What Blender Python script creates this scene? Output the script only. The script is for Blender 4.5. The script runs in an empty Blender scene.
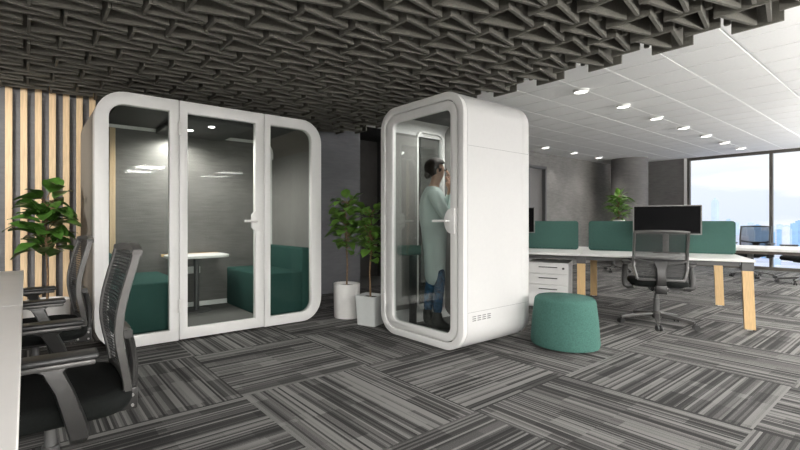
import bpy, bmesh, math, random
from mathutils import Vector, Matrix
random.seed(7)
C = bpy.context.scene.collection
PI = math.pi
sc = bpy.context.scene
H = 1.1

# ------------------------------------------------------------------ materials
def nt(name):
    m = bpy.data.materials.new(name); m.use_nodes = True
    t = m.node_tree; b = t.nodes['Principled BSDF']
    return m, t, b
def node(t, typ, **kw):
    n = t.nodes.new(typ)
    for k, v in kw.items(): setattr(n, k, v)
    return n
def mat(name, col, rough=.5, metal=0., var=.06, scale=30., bump=0., stretch=None, spec=.5, coat=0.):
    m, t, b = nt(name)
    tc = node(t, 'ShaderNodeTexCoord'); nz = node(t, 'ShaderNodeTexNoise')
    nz.inputs['Scale'].default_value = scale; nz.inputs['Detail'].default_value = 3
    if stretch:
        mp = node(t, 'ShaderNodeMapping'); mp.inputs['Scale'].default_value = stretch
        t.links.new(tc.outputs['Object'], mp.inputs['Vector']); t.links.new(mp.outputs['Vector'], nz.inputs['Vector'])
    else: t.links.new(tc.outputs['Object'], nz.inputs['Vector'])
    r = node(t, 'ShaderNodeValToRGB')
    r.color_ramp.elements[0].position = .3; r.color_ramp.elements[1].position = .7
    r.color_ramp.elements[0].color = (*[max(0, c*(1-var)) for c in col], 1)
    r.color_ramp.elements[1].color = (*[min(1, c*(1+var)) for c in col], 1)
    t.links.new(nz.outputs['Fac'], r.inputs['Fac']); t.links.new(r.outputs['Color'], b.inputs['Base Color'])
    b.inputs['Roughness'].default_value = rough; b.inputs['Metallic'].default_value = metal
    b.inputs['Specular IOR Level'].default_value = spec
    if coat: b.inputs['Coat Weight'].default_value = coat
    if bump:
        bp = node(t, 'ShaderNodeBump'); bp.inputs['Strength'].default_value = bump; bp.inputs['Distance'].default_value = .01
        t.links.new(nz.outputs['Fac'], bp.inputs['Height']); t.links.new(bp.outputs['Normal'], b.inputs['Normal'])
    return m
def emit(name, col, s):
    m, t, b = nt(name)
    b.inputs['Base Color'].default_value = (*col, 1); b.inputs['Emission Color'].default_value = (*col, 1)
    b.inputs['Emission Strength'].default_value = s
    return m
def glass(name, tint=(.86, .88, .87), refl=1.0):
    m, t, b = nt(name); t.nodes.remove(b)
    out = t.nodes['Material Output']
    tr = node(t, 'ShaderNodeBsdfTransparent'); tr.inputs['Color'].default_value = (*tint, 1)
    gl = node(t, 'ShaderNodeBsdfGlossy'); gl.inputs['Roughness'].default_value = .02
    fr = node(t, 'ShaderNodeFresnel'); fr.inputs['IOR'].default_value = 1.45
    mu = node(t, 'ShaderNodeMath', operation='MULTIPLY'); mu.inputs[1].default_value = refl
    mx = node(t, 'ShaderNodeMixShader')
    t.links.new(fr.outputs[0], mu.inputs[0]); t.links.new(mu.outputs[0], mx.inputs[0])
    t.links.new(tr.outputs[0], mx.inputs[1]); t.links.new(gl.outputs[0], mx.inputs[2])
    t.links.new(mx.outputs[0], out.inputs['Surface'])
    return m
def mesh_fabric(name, col, open_=.42):
    m, t, b = nt(name); out = t.nodes['Material Output']
    b.inputs['Base Color'].default_value = (*col, 1); b.inputs['Roughness'].default_value = .7
    tc = node(t, 'ShaderNodeTexCoord'); w = node(t, 'ShaderNodeTexWave', bands_direction='Z')
    w.inputs['Scale'].default_value = 24
    t.links.new(tc.outputs['Object'], w.inputs['Vector'])
    mr = node(t, 'ShaderNodeMapRange'); mr.inputs['To Min'].default_value = open_-.14; mr.inputs['To Max'].default_value = open_+.14
    t.links.new(w.outputs['Fac'], mr.inputs['Value'])
    tr = node(t, 'ShaderNodeBsdfTransparent'); mx = node(t, 'ShaderNodeMixShader')
    t.links.new(mr.outputs[0], mx.inputs[0]); t.links.new(b.outputs[0], mx.inputs[1]); t.links.new(tr.outputs[0], mx.inputs[2])
    t.links.new(mx.outputs[0], out.inputs['Surface'])
    return m
def concrete(name, lo, hi):
    m, t, b = nt(name)
    tc = node(t, 'ShaderNodeTexCoord')
    n1 = node(t, 'ShaderNodeTexNoise'); n1.inputs['Scale'].default_value = 1.3; n1.inputs['Detail'].default_value = 6; n1.inputs['Roughness'].default_value = .65
    mp = node(t, 'ShaderNodeMapping'); mp.inputs['Scale'].default_value = (2.5, 2.5, 16)
    n2 = node(t, 'ShaderNodeTexNoise'); n2.inputs['Scale'].default_value = 2.2; n2.inputs['Detail'].default_value = 5
    t.links.new(tc.outputs['Object'], n1.inputs['Vector']); t.links.new(tc.outputs['Object'], mp.inputs['Vector']); t.links.new(mp.outputs[0], n2.inputs['Vector'])
    ad = node(t, 'ShaderNodeMix', data_type='FLOAT'); ad.inputs[0].default_value = .45
    t.links.new(n1.outputs['Fac'], ad.inputs[2]); t.links.new(n2.outputs['Fac'], ad.inputs[3])
    r = node(t, 'ShaderNodeValToRGB'); r.color_ramp.elements[0].position = .33; r.color_ramp.elements[1].position = .68
    r.color_ramp.elements[0].color = (*lo, 1); r.color_ramp.elements[1].color = (*hi, 1)
    t.links.new(ad.outputs[0], r.inputs['Fac']); t.links.new(r.outputs['Color'], b.inputs['Base Color'])
    b.inputs['Roughness'].default_value = .75
    bp = node(t, 'ShaderNodeBump'); bp.inputs['Strength'].default_value = .25; bp.inputs['Distance'].default_value = .01
    t.links.new(n2.outputs['Fac'], bp.inputs['Height']); t.links.new(bp.outputs[0], b.inputs['Normal'])
    return m

def carpet():
    m, t, b = nt('striped_carpet_tiles'); L = t.links.new
    def M(op, a, b_=None, c=None):
        n = node(t, 'ShaderNodeMath', operation=op)
        for i, v in enumerate((a, b_, c)):
            if v is None: continue
            if isinstance(v, (int, float)): n.inputs[i].default_value = v
            else: L(v, n.inputs[i])
        return n.outputs[0]
    g = node(t, 'ShaderNodeNewGeometry'); sp = node(t, 'ShaderNodeSeparateXYZ'); L(g.outputs['Position'], sp.inputs[0])
    x = M('SUBTRACT', sp.outputs[0], 1.103); y = M('SUBTRACT', sp.outputs[1], .592)
    i = M('FLOOR', x); j = M('FLOOR', y)
    par = M('FLOORED_MODULO', M('ADD', i, j), 2.0)             # 0: stripes along X, 1: along Y
    inv = M('SUBTRACT', 1.0, par)
    tt = M('ADD', M('MULTIPLY', inv, y), M('MULTIPLY', par, x))   # across the stripes
    ss = M('ADD', M('MULTIPLY', inv, x), M('MULTIPLY', par, y))   # along the stripes
    tile = M('ADD', M('MULTIPLY', i, 7.13), M('MULTIPLY', j, 3.71))
    def wn(*v):
        cb = node(t, 'ShaderNodeCombineXYZ')
        for k, q in enumerate(v): L(q, cb.inputs[k]) if not isinstance(q, (int, float)) else setattr(cb.inputs[k], 'default_value', q)
        w = node(t, 'ShaderNodeTexWhiteNoise', noise_dimensions='3D'); L(cb.outputs[0], w.inputs['Vector']); return w.outputs['Value']
    k1 = M('FLOOR', M('MULTIPLY', tt, 76.0))
    k2 = M('FLOOR', M('MULTIPLY', tt, 26.0))
    k3 = M('FLOOR', M('MULTIPLY', tt, 9.0))
    half = M('FLOOR', M('MULTIPLY', ss, 2.0))
    b2 = M('FLOOR', M('ADD', M('MULTIPLY', ss, 3.0), wn(k3, tile, 9.0)))
    v1 = wn(k1, tile, 1.0); v2 = wn(k2, half, tile); v3 = wn(k3, b2, tile)
    v = M('ADD', M('ADD', M('MULTIPLY', v1, .56), M('MULTIPLY', v2, .22)), M('MULTIPLY', v3, .22))
    nz = node(t, 'ShaderNodeTexNoise'); nz.inputs['Scale'].default_value = 260; nz.inputs['Detail'].default_value = 2
    L(g.outputs['Position'], nz.inputs['Vector'])
    v = M('ADD', v, M('MULTIPLY', M('SUBTRACT', nz.outputs['Fac'], .5), .5))
    r = node(t, 'ShaderNodeValToRGB'); e = r.color_ramp.elements
    e[0].position = .27; e[0].color = (.020, .0195, .019, 1); e[1].position = .74; e[1].color = (.20, .195, .188, 1)
    q = e.new(.5); q.color = (.072, .07, .068, 1)
    L(v, r.inputs['Fac']); L(r.outputs['Color'], b.inputs['Base Color'])
    b.inputs['Roughness'].default_value = .85; b.inputs['Specular IOR Level'].default_value = .25
    bp = node(t, 'ShaderNodeBump'); bp.inputs['Strength'].default_value = .25; bp.inputs['Distance'].default_value = .004
    L(v, bp.inputs['Height']); L(bp.outputs[0], b.inputs['Normal'])
    return m

white = mat('white_lacquer', (.80, .795, .78), .38, var=.01)
white_dim = mat('white_lacquer_dimmed', (.66, .656, .648), .42, var=.01)  # the pod's white, darkened because the booth side catches too much light
white2 = mat('soft_white', (.74, .73, .71), .42, var=.01)
offw = mat('pale_grey_laminate', (.80, .775, .75), .4, var=.015, scale=8)
tilew = mat('ceiling_tile', (.74, .74, .73), .8, var=.02, scale=60)
gridw = mat('ceiling_grid_white', (.93, .93, .92), .5, var=.01)  # brighter than the tiles: grazing window light put into the colour
black = mat('black_slab', (.012, .012, .012), .9, var=.1)
felt = mat('dark_felt', (.112, .107, .091), .9, var=.12, scale=80)
conc = concrete('board_marked_concrete', (.13, .125, .12), (.25, .242, .23))
concd = concrete('dark_concrete', (.105, .102, .1), (.175, .17, .165))
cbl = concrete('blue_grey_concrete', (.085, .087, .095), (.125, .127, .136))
maple = mat('maple_wood', (.66, .49, .30), .45, var=.12, scale=6, stretch=(14, 14, 1))
oak = mat('oak_leg_wood', (.66, .45, .22), .45, var=.12, scale=8, stretch=(18, 18, 1.2))
teal = mat('teal_wool', (.052, .128, .108), .9, var=.16, scale=90, bump=.2, spec=.2)
tealv = mat('teal_divider_felt', (.040, .092, .078), .9, var=.12, scale=90, bump=.15, spec=.2)
tealb = mat('teal_bench_wool', (.026, .075, .064), .9, var=.08, scale=120, bump=.1, spec=.2)
lining = mat('grey_felt_lining', (.20, .195, .185), .9, var=.08, scale=40)
backfelt = concrete('grey_pressed_felt', (.095, .092, .086), (.17, .165, .156))
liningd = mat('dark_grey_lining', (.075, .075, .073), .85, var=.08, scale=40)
podside = mat('shaded_white_side', (.165, .15, .13), .6, var=.04)  # white shell in shadow, its warm grey shade put into the colour
pcarpet = mat('pod_floor_carpet', (.12, .118, .113), .9, var=.15, scale=120)
gl = glass('clear_glass', (.88, .90, .89), .22)
glw = glass('window_glass', (.98, .99, .99), .1)
dmetal = mat('dark_grey_metal', (.10, .10, .10), .42, .3, var=.05)
frame_g = mat('grey_chair_plastic', (.078, .076, .073), .36, .25, var=.05)
silver = mat('brushed_steel', (.50, .49, .48), .3, .8, var=.05)
frame_d = mat('charcoal_chair_plastic', (.03, .0295, .0285), .36, .2, var=.05)
chairblk = mat('black_seat_fabric', (.0075, .0085, .008), .95, var=.15, scale=150, bump=.1, spec=.15)
blkpl = mat('black_plastic', (.025, .025, .025), .4, var=.05)
meshf = mesh_fabric('black_mesh', (.028, .029, .029), .27)
screen = mat('screen_black', (.004, .004, .0045), .35, var=.02, spec=.03)
bezel = mat('monitor_bezel', (.16, .155, .15), .4, .2, var=.03)
winfr = mat('bronze_window_frame', (.085, .078, .068), .45, .3, var=.04)
soil = mat('soil', (.035, .025, .018), .95, var=.4, scale=80)
potw = mat('white_ceramic', (.78, .77, .75), .35, var=.02)
potg = mat('pale_grey_ceramic', (.60, .62, .61), .4, var=.02)
stemb = mat('brown_bark', (.19, .12, .065), .8, var=.3, scale=60)
leafd = mat('dark_fig_leaf', (.038, .10, .013), .42, var=.35, scale=9)
leafb = mat('bright_ficus_leaf', (.10, .215, .03), .45, var=.4, scale=9)
slot = mat('vent_shadow_slot', (.16, .16, .158), .8, var=.03)
lampw = emit('lamp_lens', (1, .97, .92), 6)
skin = mat('skin', (.50, .30, .21), .5, var=.05)
hairm = mat('dark_hair', (.016, .010, .007), .7, var=.3, scale=70, stretch=(1, 1, .2), spec=.15)
recess_dark = mat('shadow_dark_recess', (.045, .043, .041), .8, var=.1, scale=6)  # shadow inside the recess put into its wall colour
knit = mat('mint_knit', (.60, .70, .67), .9, var=.08, scale=120, bump=.1)
denim = mat('patterned_blue_denim', (.025, .085, .17), .85, var=.7, scale=28)
bootm = mat('black_leather', (.02, .022, .02), .45, var=.1)

# ------------------------------------------------------------------ mesh builder
class MB:
    def __init__(s): s.bm = bmesh.new()
    def _x(s, vs, mtx):
        if mtx is not None:
            for v in vs: v.co = mtx @ v.co
    def box(s, x0, x1, y0, y1, z0, z1, mtx=None, bev=0, seg=2):
        t = bmesh.new(); bmesh.ops.create_cube(t, size=1)
        for v in t.verts: v.co = Vector(((x0+x1)/2+v.co.x*(x1-x0), (y0+y1)/2+v.co.y*(y1-y0), (z0+z1)/2+v.co.z*(z1-z0)))
        if bev: bmesh.ops.bevel(t, geom=list(t.edges), offset=bev, segments=seg, profile=.5, affect='EDGES')
        return s.merge(t, mtx)
    def merge(s, t, mtx=None):
        if mtx is not None: bmesh.ops.transform(t, matrix=mtx, verts=t.verts)
        me = bpy.data.meshes.new('t'); t.to_mesh(me); t.free(); s.bm.from_mesh(me); bpy.data.meshes.remove(me); return s
    def prism(s, outer, holes=(), axis='Y', a0=0., a1=1., bev=0.):
        """2-D outline (u,v) with holes, extruded along an axis: X->(y,z), Y->(x,z), Z->(x,y)"""
        t = bmesh.new(); E = []
        for lp in (outer, *holes):
            vs = [t.verts.new((p[0], p[1], 0)) for p in lp]
            E += [t.edges.new((vs[i], vs[(i+1) % len(vs)])) for i in range(len(vs))]
        bmesh.ops.triangle_fill(t, use_beauty=True, use_dissolve=True, edges=E, normal=(0, 0, 1))
        g = bmesh.ops.extrude_face_region(t, geom=list(t.faces))
        nv = {e for e in g['geom'] if isinstance(e, bmesh.types.BMVert)}
        for v in t.verts:
            u, w = v.co.x, v.co.y; a = a1 if v in nv else a0
            v.co = {'X': (a, u, w), 'Y': (u, a, w), 'Z': (u, w, a)}[axis]
        bmesh.ops.recalc_face_normals(t, faces=t.faces)
        if bev:
            ed = [e for e in t.edges if len(e.link_faces) == 2 and e.calc_face_angle(0) > .9]
            bmesh.ops.bevel(t, geom=ed, offset=bev, segments=2, profile=.5, affect='EDGES')
        return s.merge(t)
    def tube(s, pts, rad, n=10, cap=True):
        pts = [Vector(p) for p in pts]; bm = s.bm
        rs = rad if isinstance(rad, (list, tuple)) else [rad]*len(pts)
        rings = []; up = None
        for i, p in enumerate(pts):
            d = (pts[min(i+1, len(pts)-1)]-pts[max(i-1, 0)]).normalized()
            if up is None: up = Vector((0, 0, 1)) if abs(d.z) < .9 else Vector((1, 0, 0))
            a = d.cross(up).normalized(); b = a.cross(d).normalized(); up = b
            rings.append([bm.verts.new(p+a*(rs[i]*math.cos(2*PI*k/n))+b*(rs[i]*math.sin(2*PI*k/n))) for k in range(n)])
        for r0, r1 in zip(rings, rings[1:]):
            for k in range(n): bm.faces.new((r0[k], r0[(k+1) % n], r1[(k+1) % n], r1[k]))
        if cap: bm.faces.new(rings[0][::-1]); bm.faces.new(rings[-1])
        return s
    def strip(s, pts, w, th, side=(0, 1, 0)):
        """flat bar following pts, w wide across 'side', th thick"""
        pts = [Vector(p) for p in pts]; sd = Vector(side).normalized(); bm = s.bm; rings = []
        ws = w if isinstance(w, (list, tuple)) else [w]*len(pts)
        for i, p in enumerate(pts):
            d = (pts[min(i+1, len(pts)-1)]-pts[max(i-1, 0)]).normalized(); nrm = d.cross(sd).normalized()
            a = sd*(ws[i]/2); b = nrm*(th/2); c = .35
            rings.append([bm.verts.new(p+q) for q in (a+b*c, a*.8+b, -a*.8+b, -a+b*c, -a-b*c, -a*.8-b, a*.8-b, a-b*c)])
        for r0, r1 in zip(rings, rings[1:]):
            for k in range(8): bm.faces.new((r0[k], r0[(k+1) % 8], r1[(k+1) % 8], r1[k]))
        bm.faces.new(rings[0][::-1]); bm.faces.new(rings[-1]); return s
    def lathe(s, prof, n=32, cx=0, cy=0):
        bm = s.bm; rings = []
        for r, z in prof:
            rings.append([bm.verts.new((cx, cy, z))] if r < 1e-6 else
                         [bm.verts.new((cx+r*math.cos(2*PI*k/n), cy+r*math.sin(2*PI*k/n), z)) for k in range(n)])
        for r0, r1 in zip(rings, rings[1:]):
            for k in range(n):
                a, b = r0[k % len(r0)], r0[(k+1) % len(r0)]; c, d = r1[(k+1) % len(r1)], r1[k % len(r1)]
                f = []
                for v in (a, b, c, d):
                    if v not in f: f.append(v)
                if len(f) > 2: bm.faces.new(f)
        return s
    def grid(s, fn, nu, nv, th=0.):
        bm = s.bm
        V = [[bm.verts.new(fn(i/nu, j/nv)) for j in range(nv+1)] for i in range(nu+1)]
        for i in range(nu):
            for j in range(nv): bm.faces.new((V[i][j], V[i+1][j], V[i+1][j+1], V[i][j+1]))
        return s
    def build(s, name, m, parent=None, smooth=True, angle=40, loc=None):
        bmesh.ops.recalc_face_normals(s.bm, faces=s.bm.faces)
        me = bpy.data.meshes.new(name); s.bm.to_mesh(me); s.bm.free()
        me.materials.append(m)
        if smooth:
            me.polygons.foreach_set('use_smooth', [True]*len(me.polygons))
            try: me.set_sharp_from_angle(angle=math.radians(angle))
            except Exception: pass
        o = bpy.data.objects.new(name, me); C.objects.link(o)
        if parent: o.parent = parent
        if loc: o.location = loc
        return o
def tag(o, label=None, cat=None, group=None, kind=None):
    if label: o['label'] = label
    if cat: o['category'] = cat
    if group: o['group'] = group
    if kind: o['kind'] = kind
    return o
def empty(name, loc=(0, 0, 0), rz=0., label=None, cat=None, group=None):
    o = bpy.data.objects.new(name, None); C.objects.link(o); o.location = loc; o.rotation_euler = (0, 0, rz)
    o.empty_display_size = .1
    return tag(o, label, cat, group)
KIDS = {}
def copy_tree(o, parent=None):
    c = o.copy(); C.objects.link(c)
    if parent: c.parent = parent
    for ch in list(o.children): copy_tree(ch, c)
    return c
def struct(mb, name, m, **kw): return tag(mb.build(name, m, **kw), kind='structure')
def rrect(x0, x1, z0, z1, r, n=8, corners='1111'):
    """rounded rectangle, corners flags: bl, br, tr, tl"""
    P = []
    for (cx, cz, a0, fl, px, pz) in ((x0+r, z0+r, PI, corners[0], x0, z0), (x1-r, z0+r, 1.5*PI, corners[1], x1, z0),
                                     (x1-r, z1-r, 0, corners[2], x1, z1), (x0+r, z1-r, .5*PI, corners[3], x0, z1)):
        if fl == '1': P += [(cx+r*math.cos(a0+k*PI/2/n), cz+r*math.sin(a0+k*PI/2/n)) for k in range(n+1)]
        else: P.append((px, pz))
    return P
def rot(a): return Matrix.Rotation(a, 4, 'Z')

# ------------------------------------------------------------------ camera
F_PX, PHI = 437.2, math.radians(53.83)
cam = bpy.data.cameras.new('camera'); co = bpy.data.objects.new('camera', cam); C.objects.link(co)
cam.sensor_width = 36; cam.lens = F_PX*36/800; cam.shift_x = (400-345)/800; cam.shift_y = -4/800
cam.clip_start = .05; cam.clip_end = 20000
co.location = (0, 0, H); co.rotation_euler = (PI/2, 0, PHI-PI/2)
sc.camera = co
def ray(px):
    a = (px-345)/F_PX; return Vector((math.cos(PHI)+a*math.sin(PHI), math.sin(PHI)-a*math.cos(PHI), 0))
def pixel(X, Y, Z):
    d = X*math.cos(PHI)+Y*math.sin(PHI); r = X*math.sin(PHI)-Y*math.cos(PHI)
    if d < .05: return None
    return 345+F_PX*r/d, 221-F_PX*(Z-H)/d
FWD = Vector((math.cos(PHI), math.sin(PHI), 0)); RGT = Vector((math.sin(PHI), -math.cos(PHI), 0))

# ------------------------------------------------------------------ room shell
XW, XE, YN, YS, ZC = -4.5, 13.45, 5.5, -4.5, 2.68
DX = 4.06                                            # where the dark ceiling stops
struct(MB().box(XW-.2, XE+.2, YS-.2, YN+.2, -.2, 0), 'floor', carpet(), smooth=False)
b = MB().box(XW-.2, DX+.02, YS-.2, YN+.2, ZC, ZC+.1)
struct(b, 'ceiling_dark', black, smooth=False)
b = MB().box(DX+.02, XE+.2, YS-.2, YN+.2, ZC+.0025, ZC+.1)
struct(b, 'ceiling', gridw, smooth=False)
tb = MB(); P = .489; g = .010
i0 = int((DX-4.996)/P)-1
xs = 4.996-3*P
while xs < XE:
    ys = 1.077-12*P
    while ys < YN:
        x0, x1, y0, y1 = max(xs+g, DX+.03), min(xs+P-g, XE-.02), max(ys+g, YS+.02), min(ys+P-g, YN-.02)
        if x1-x0 > .03 and y1-y0 > .03: tb.box(x0, x1, y0, y1, ZC-.004, ZC+.006)
        ys += P
    xs += P
tag(tb.build('ceiling_tiles', tilew, smooth=False), kind='structure')
# north wall with doorway (opening 9.15..9.87)
b = MB().box(5.7, 9.10, YN, YN+.2, 0, ZC).box(9.83, XE+.2, YN, YN+.2, 0, ZC).box(9.10, 9.83, YN, YN+.2, 2.33, ZC)
struct(b, 'wall_north', conc, smooth=False)
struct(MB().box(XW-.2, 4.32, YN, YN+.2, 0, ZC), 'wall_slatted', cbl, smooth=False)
b = MB().box(9.08, 9.14, YN-.03, YN+.05, 0, 2.37).box(9.79, 9.85, YN-.03, YN+.05, 0, 2.37).box(9.08, 9.85, YN-.03, YN+.05, 2.31, 2.37)
d = struct(b, 'door_1', dmetal, smooth=False)
MB().box(9.14, 9.79, YN+.06, YN+.1, .01, 2.31).build('door_leaf', mat('dark_door', (.13, .125, .12), .5, var=.05), d, smooth=False)
# shadow-toned recess and round column
b = MB().box(4.12, 4.32, YN+.2, 6.9, 0, ZC).box(5.7, 5.9, YN+.2, 6.9, 0, ZC).box(4.12, 5.9, 6.7, 6.9, 0, ZC); struct(b, 'wall_recess', recess_dark, smooth=False)
struct(MB().box(4.12, 5.9, YN+.2, 6.9, ZC, ZC+.1), 'ceiling_recess', black, smooth=False)
struct(MB().box(4.12, 5.9, YN+.2, 6.9, -.2, 0), 'floor_recess', pcarpet, smooth=False)
b = MB().lathe([(.40, 0), (.40, ZC)], 48, 12.4, 4.71); struct(b, 'column_round', concd)
# east wall: solid return then windows
struct(MB().box(XE, XE+.2, 3.86, YN, 0, ZC), 'wall_east', concd, smooth=False)
b = MB().box(XE-.03, XE+.05, 3.80, 3.86, 0, ZC); struct(b, 'trim_1', white, smooth=False)
n = 0
yy = 3.80; PW = 1.505
while yy > YS+.3:
    y1 = max(yy-PW, YS); n += 1
    f = MB()
    f.box(XE-.02, XE+.08, yy-.055, yy, 0, ZC).box(XE-.02, XE+.08, y1, yy-.055, 0, .07).box(XE-.02, XE+.08, y1, yy-.055, ZC-.07, ZC)
    w = struct(f, 'window_%d' % n, winfr, smooth=False)
    MB().box(XE+.025, XE+.035, y1, yy-.055, .07, ZC-.07).build('window_pane', glw, w, smooth=False)
    yy = y1
# west wall and the plain white wall behind the camera
struct(MB().box(XW-.2, XW, YS, YN, 0, ZC), 'wall_west', conc, smooth=False)
struct(MB().box(XW-.2, XE+.2, YS-.2, YS, 0, ZC), 'wall_south', white2, smooth=False)

# wooden slats on the wall
SL = [-.133+.1205*k for k in range(7)]
names = ['first', 'second', 'third', 'fourth', 'fifth', 'sixth', 'seventh']
for k, xk in enumerate(SL):
    o = MB().box(xk-.029, xk+.029, YN-.04, YN, 0.0, ZC-.005, bev=.003, seg=1).build('wall_slat', maple, smooth=False)
    o.data.transform(Matrix.Translation((-xk, -YN, 0))); o.location = (xk, YN, 0)
    if k == 0: lab = 'upright maple wall slat at the edge of the picture, furthest from the white pod'
    elif k == 6: lab = 'upright maple wall slat partly hidden by the white meeting pod, nearest to it'
    else: lab = 'upright maple slat on the grey wall behind the fig plant, %s from the white pod' % (
        ['nearest', 'second', 'third', 'fourth', 'fifth', 'sixth'][6-k])
    tag(o, lab, 'wall slat', 'maple slats on the wall')

# ------------------------------------------------------------------ ceiling baffles
def baffle(name, ln, lab, grp):
    r = empty(name, (0, 0, 0), 0, lab, 'ceiling baffle', grp); T = .010; HB = .24
    MB().box(0, .018, 0, ln, 0, HB).build('end_panel', felt, r, smooth=False)
    def blade(p, q):
        d = Vector((q[0]-p[0], q[1]-p[1], 0)); L = d.length
        m = Matrix.Translation((p[0], p[1], 0)) @ rot(math.atan2(d.y, d.x))
        MB().box(0, L, -T, T, .004, HB, mtx=m).build('side_panel', felt, r, smooth=False)
    blade((.02, .012), (.37, .062)); blade((.02, ln-.03), (.37, ln-.03-.10*ln/.262))
    for y in (-.004+.006, ln-.012):
        MB().lathe([(0, .035), (.017, .035), (.02, .045), (.02, ZC-2.40-.002), (0, ZC-2.40-.002)], 8, .30, y-.012 if y < .1 else y+.012).build('hanger', felt, r)
    return r
ZB = 2.40
def closing(ln, lab, grp):
    r = empty('baffle_end', (0, 0, 0), 0, lab, 'ceiling baffle', grp)
    MB().box(0, .018, 0, ln, 0, .24).build('end_panel', felt, r, smooth=False)
    for y in (.02, ln-.02): MB().lathe([(0, .241), (.01, .241), (.01, ZC-2.40-.002), (0, ZC-2.40-.002)], 8, .014, y).build('hanger', felt, r)
    return r
endA = endB = None
protoA = protoB = None
for row in range(-3, 11):
    for k in range(-5, 9):
        for typ in 'AB':
            X = .80+.395*k+(.19 if typ == 'B' else 0); Y = 1.085+.478*row+(.274 if typ == 'B' else 0)
            ln = .262 if typ == 'A' else .194
            if Y+ln > YN-.03: continue
            if k in (7, 8) and X+.37 > DX+.02:
                p = pixel(X, Y, ZB)
                if k == (8 if typ == 'A' else 7) and p and -20 < p[0] < 840 and -45 < p[1] < 400:
                    if typ == 'A': o = endA = copy_tree(endA) if endA else closing(ln, 'wide single felt panel closing a broad baffle row beside the white ceiling', 'wide baffle end panels')
                    else: o = endB = copy_tree(endB) if endB else closing(ln, 'narrow single felt panel closing an in-between baffle row beside the white ceiling', 'narrow baffle end panels')
                    o.location = (X, Y, ZB)
                continue
            ok = False
            for dx in (0, .36):
                p = pixel(X+dx, Y+ln/2, ZB)
                if p and -110 < p[0] < 910 and -100 < p[1] < 400: ok = True
            if not ok: continue
            if typ == 'A':
                if protoA is None:
                    o = protoA = baffle('ceiling_baffle', .262, 'broad tapered dark felt baffle of the wide rows hanging from the black ceiling', 'broad dark felt baffles')
                else: o = copy_tree(protoA)
            else:
                if protoB is None:
                    o = protoB = baffle('ceiling_baffle', .194, 'narrow tapered dark felt baffle of the in-between rows hanging from the black ceiling', 'narrow dark felt baffles')
                else: o = copy_tree(protoB)
            o.location = (X, Y, ZB)

# ------------------------------------------------------------------ downlights
row1 = [(5.39, 2.567), (6.56, 2.567), (7.73, 2.567), (8.90, 2.567), (10.07, 2.567), (11.24, 2.567), (12.41, 2.567)]
row2 = [(8.92, 4.99), (10.14, 4.99), (11.37, 4.99)]
ordn = ['nearest', 'second', 'third', 'fourth', 'fifth', 'sixth', 'seventh']
dl = None
for k, (x, y) in enumerate(row1+row2):
    if dl is None:
        dl = empty('ceiling_downlight', (x, y, ZC+.001))
        MB().lathe([(.0, 0), (.085, 0), (.085, -.035), (.077, -.038), (.070, -.033)], 28).build('rim', white, dl)
        MB().lathe([(0, -.031), (.069, -.031), (.069, -.027), (0, -.027)], 28).build('lens', lampw, dl)
        o = dl
    else: o = copy_tree(dl)
    o.location = (x, y, ZC+.001)
    if k < 7: tag(o, 'round white downlight in the long row towards the window, %s from the dark baffles' % ordn[k], 'downlight', 'round ceiling downlights')
    else: tag(o, 'round white downlight in the short row along the concrete wall, %s from the phone booth' % ordn[k-7], 'downlight', 'round ceiling downlights')

# ------------------------------------------------------------------ meeting pod
def spot_disc(r, x, y, z, par, rad=.035):
    o = MB().lathe([(0, z), (rad, z), (rad*1.2, z+.008), (0, z+.008)], 16, x, y).build('ceiling_lamp', lampw, par)
    return o
PX0, PX1, PY0, PY1, PZ = .456, 2.672, 4.105, 5.2, 2.2
pod = empty('meeting_pod', (1.564, 4.65, 0), 0, 'wide white three-bay meeting pod with rounded corners, glass front and teal benches inside', 'meeting pod')
off = Vector((-1.564, -4.65, 0))
def part(mb, name, m, par=pod, o=off, **kw):
    x = mb.build(name, m, par, **kw); x.data.transform(Matrix.Translation(o)); return x
FT = .06
seam1, seam2 = 1.131, 1.976; sg = .003
OUT = rrect(PX0, PX1, .012, PZ, .24, 12)
def clip(x0, x1):   # outer outline between two seams
    if x0 is None: P = [p for p in OUT if p[0] < x1-.3] ; bl = [p for p in P if p[1] < 1.1]; tl = [p for p in P if p[1] >= 1.1]; return [(x1, .012)]+[(x1, PZ)]+tl+bl
    P = [p for p in OUT if p[0] > x0+.3]; br = [p for p in P if p[1] < 1.1]; tr = [p for p in P if p[1] >= 1.1]; return [(x0, PZ), (x0, .012)]+br+tr
part(MB().prism(clip(None, seam1-sg), [rrect(PX0+.106, 1.048, .112, 2.093, .12, 8, '1001')], 'Y', PY0, PY0+FT, .004), 'fixed_frame', white)
part(MB().prism(clip(seam2+sg, None), [rrect(2.048, 2.545, .112, 2.093, .12, 8, '0110')], 'Y', PY0, PY0+FT, .004), 'fixed_frame', white)
door = part(MB().prism([(seam1+sg, .018), (seam2-sg, .018), (seam2-sg, PZ-.001), (seam1+sg, PZ-.001)], [rrect(1.207, 1.881, .112, 2.093, .004, 1)], 'Y', PY0, PY0+FT, .004), 'door', white)
part(MB().box(1.19, 1.90, PY0+.028, PY0+.036, .1, 2.1), 'door_glass', gl, door, off, smooth=False)
part(MB().prism([(1.92, 1.0), (1.92, 1.2), (1.868, 1.2), (1.835, 1.165), (1.835, 1.035), (1.868, 1.0)], (), 'Y', PY0-.012, PY0+.012, .004), 'lock_plate', white, door, off)
part(MB().tube([(1.86, PY0-.012, 1.1), (1.86, PY0-.055, 1.1)], .013, 12).tube([(1.875, PY0-.055, 1.1), (1.74, PY0-.055, 1.1)], .012, 12), 'door_handle', white2, door, off)
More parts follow.
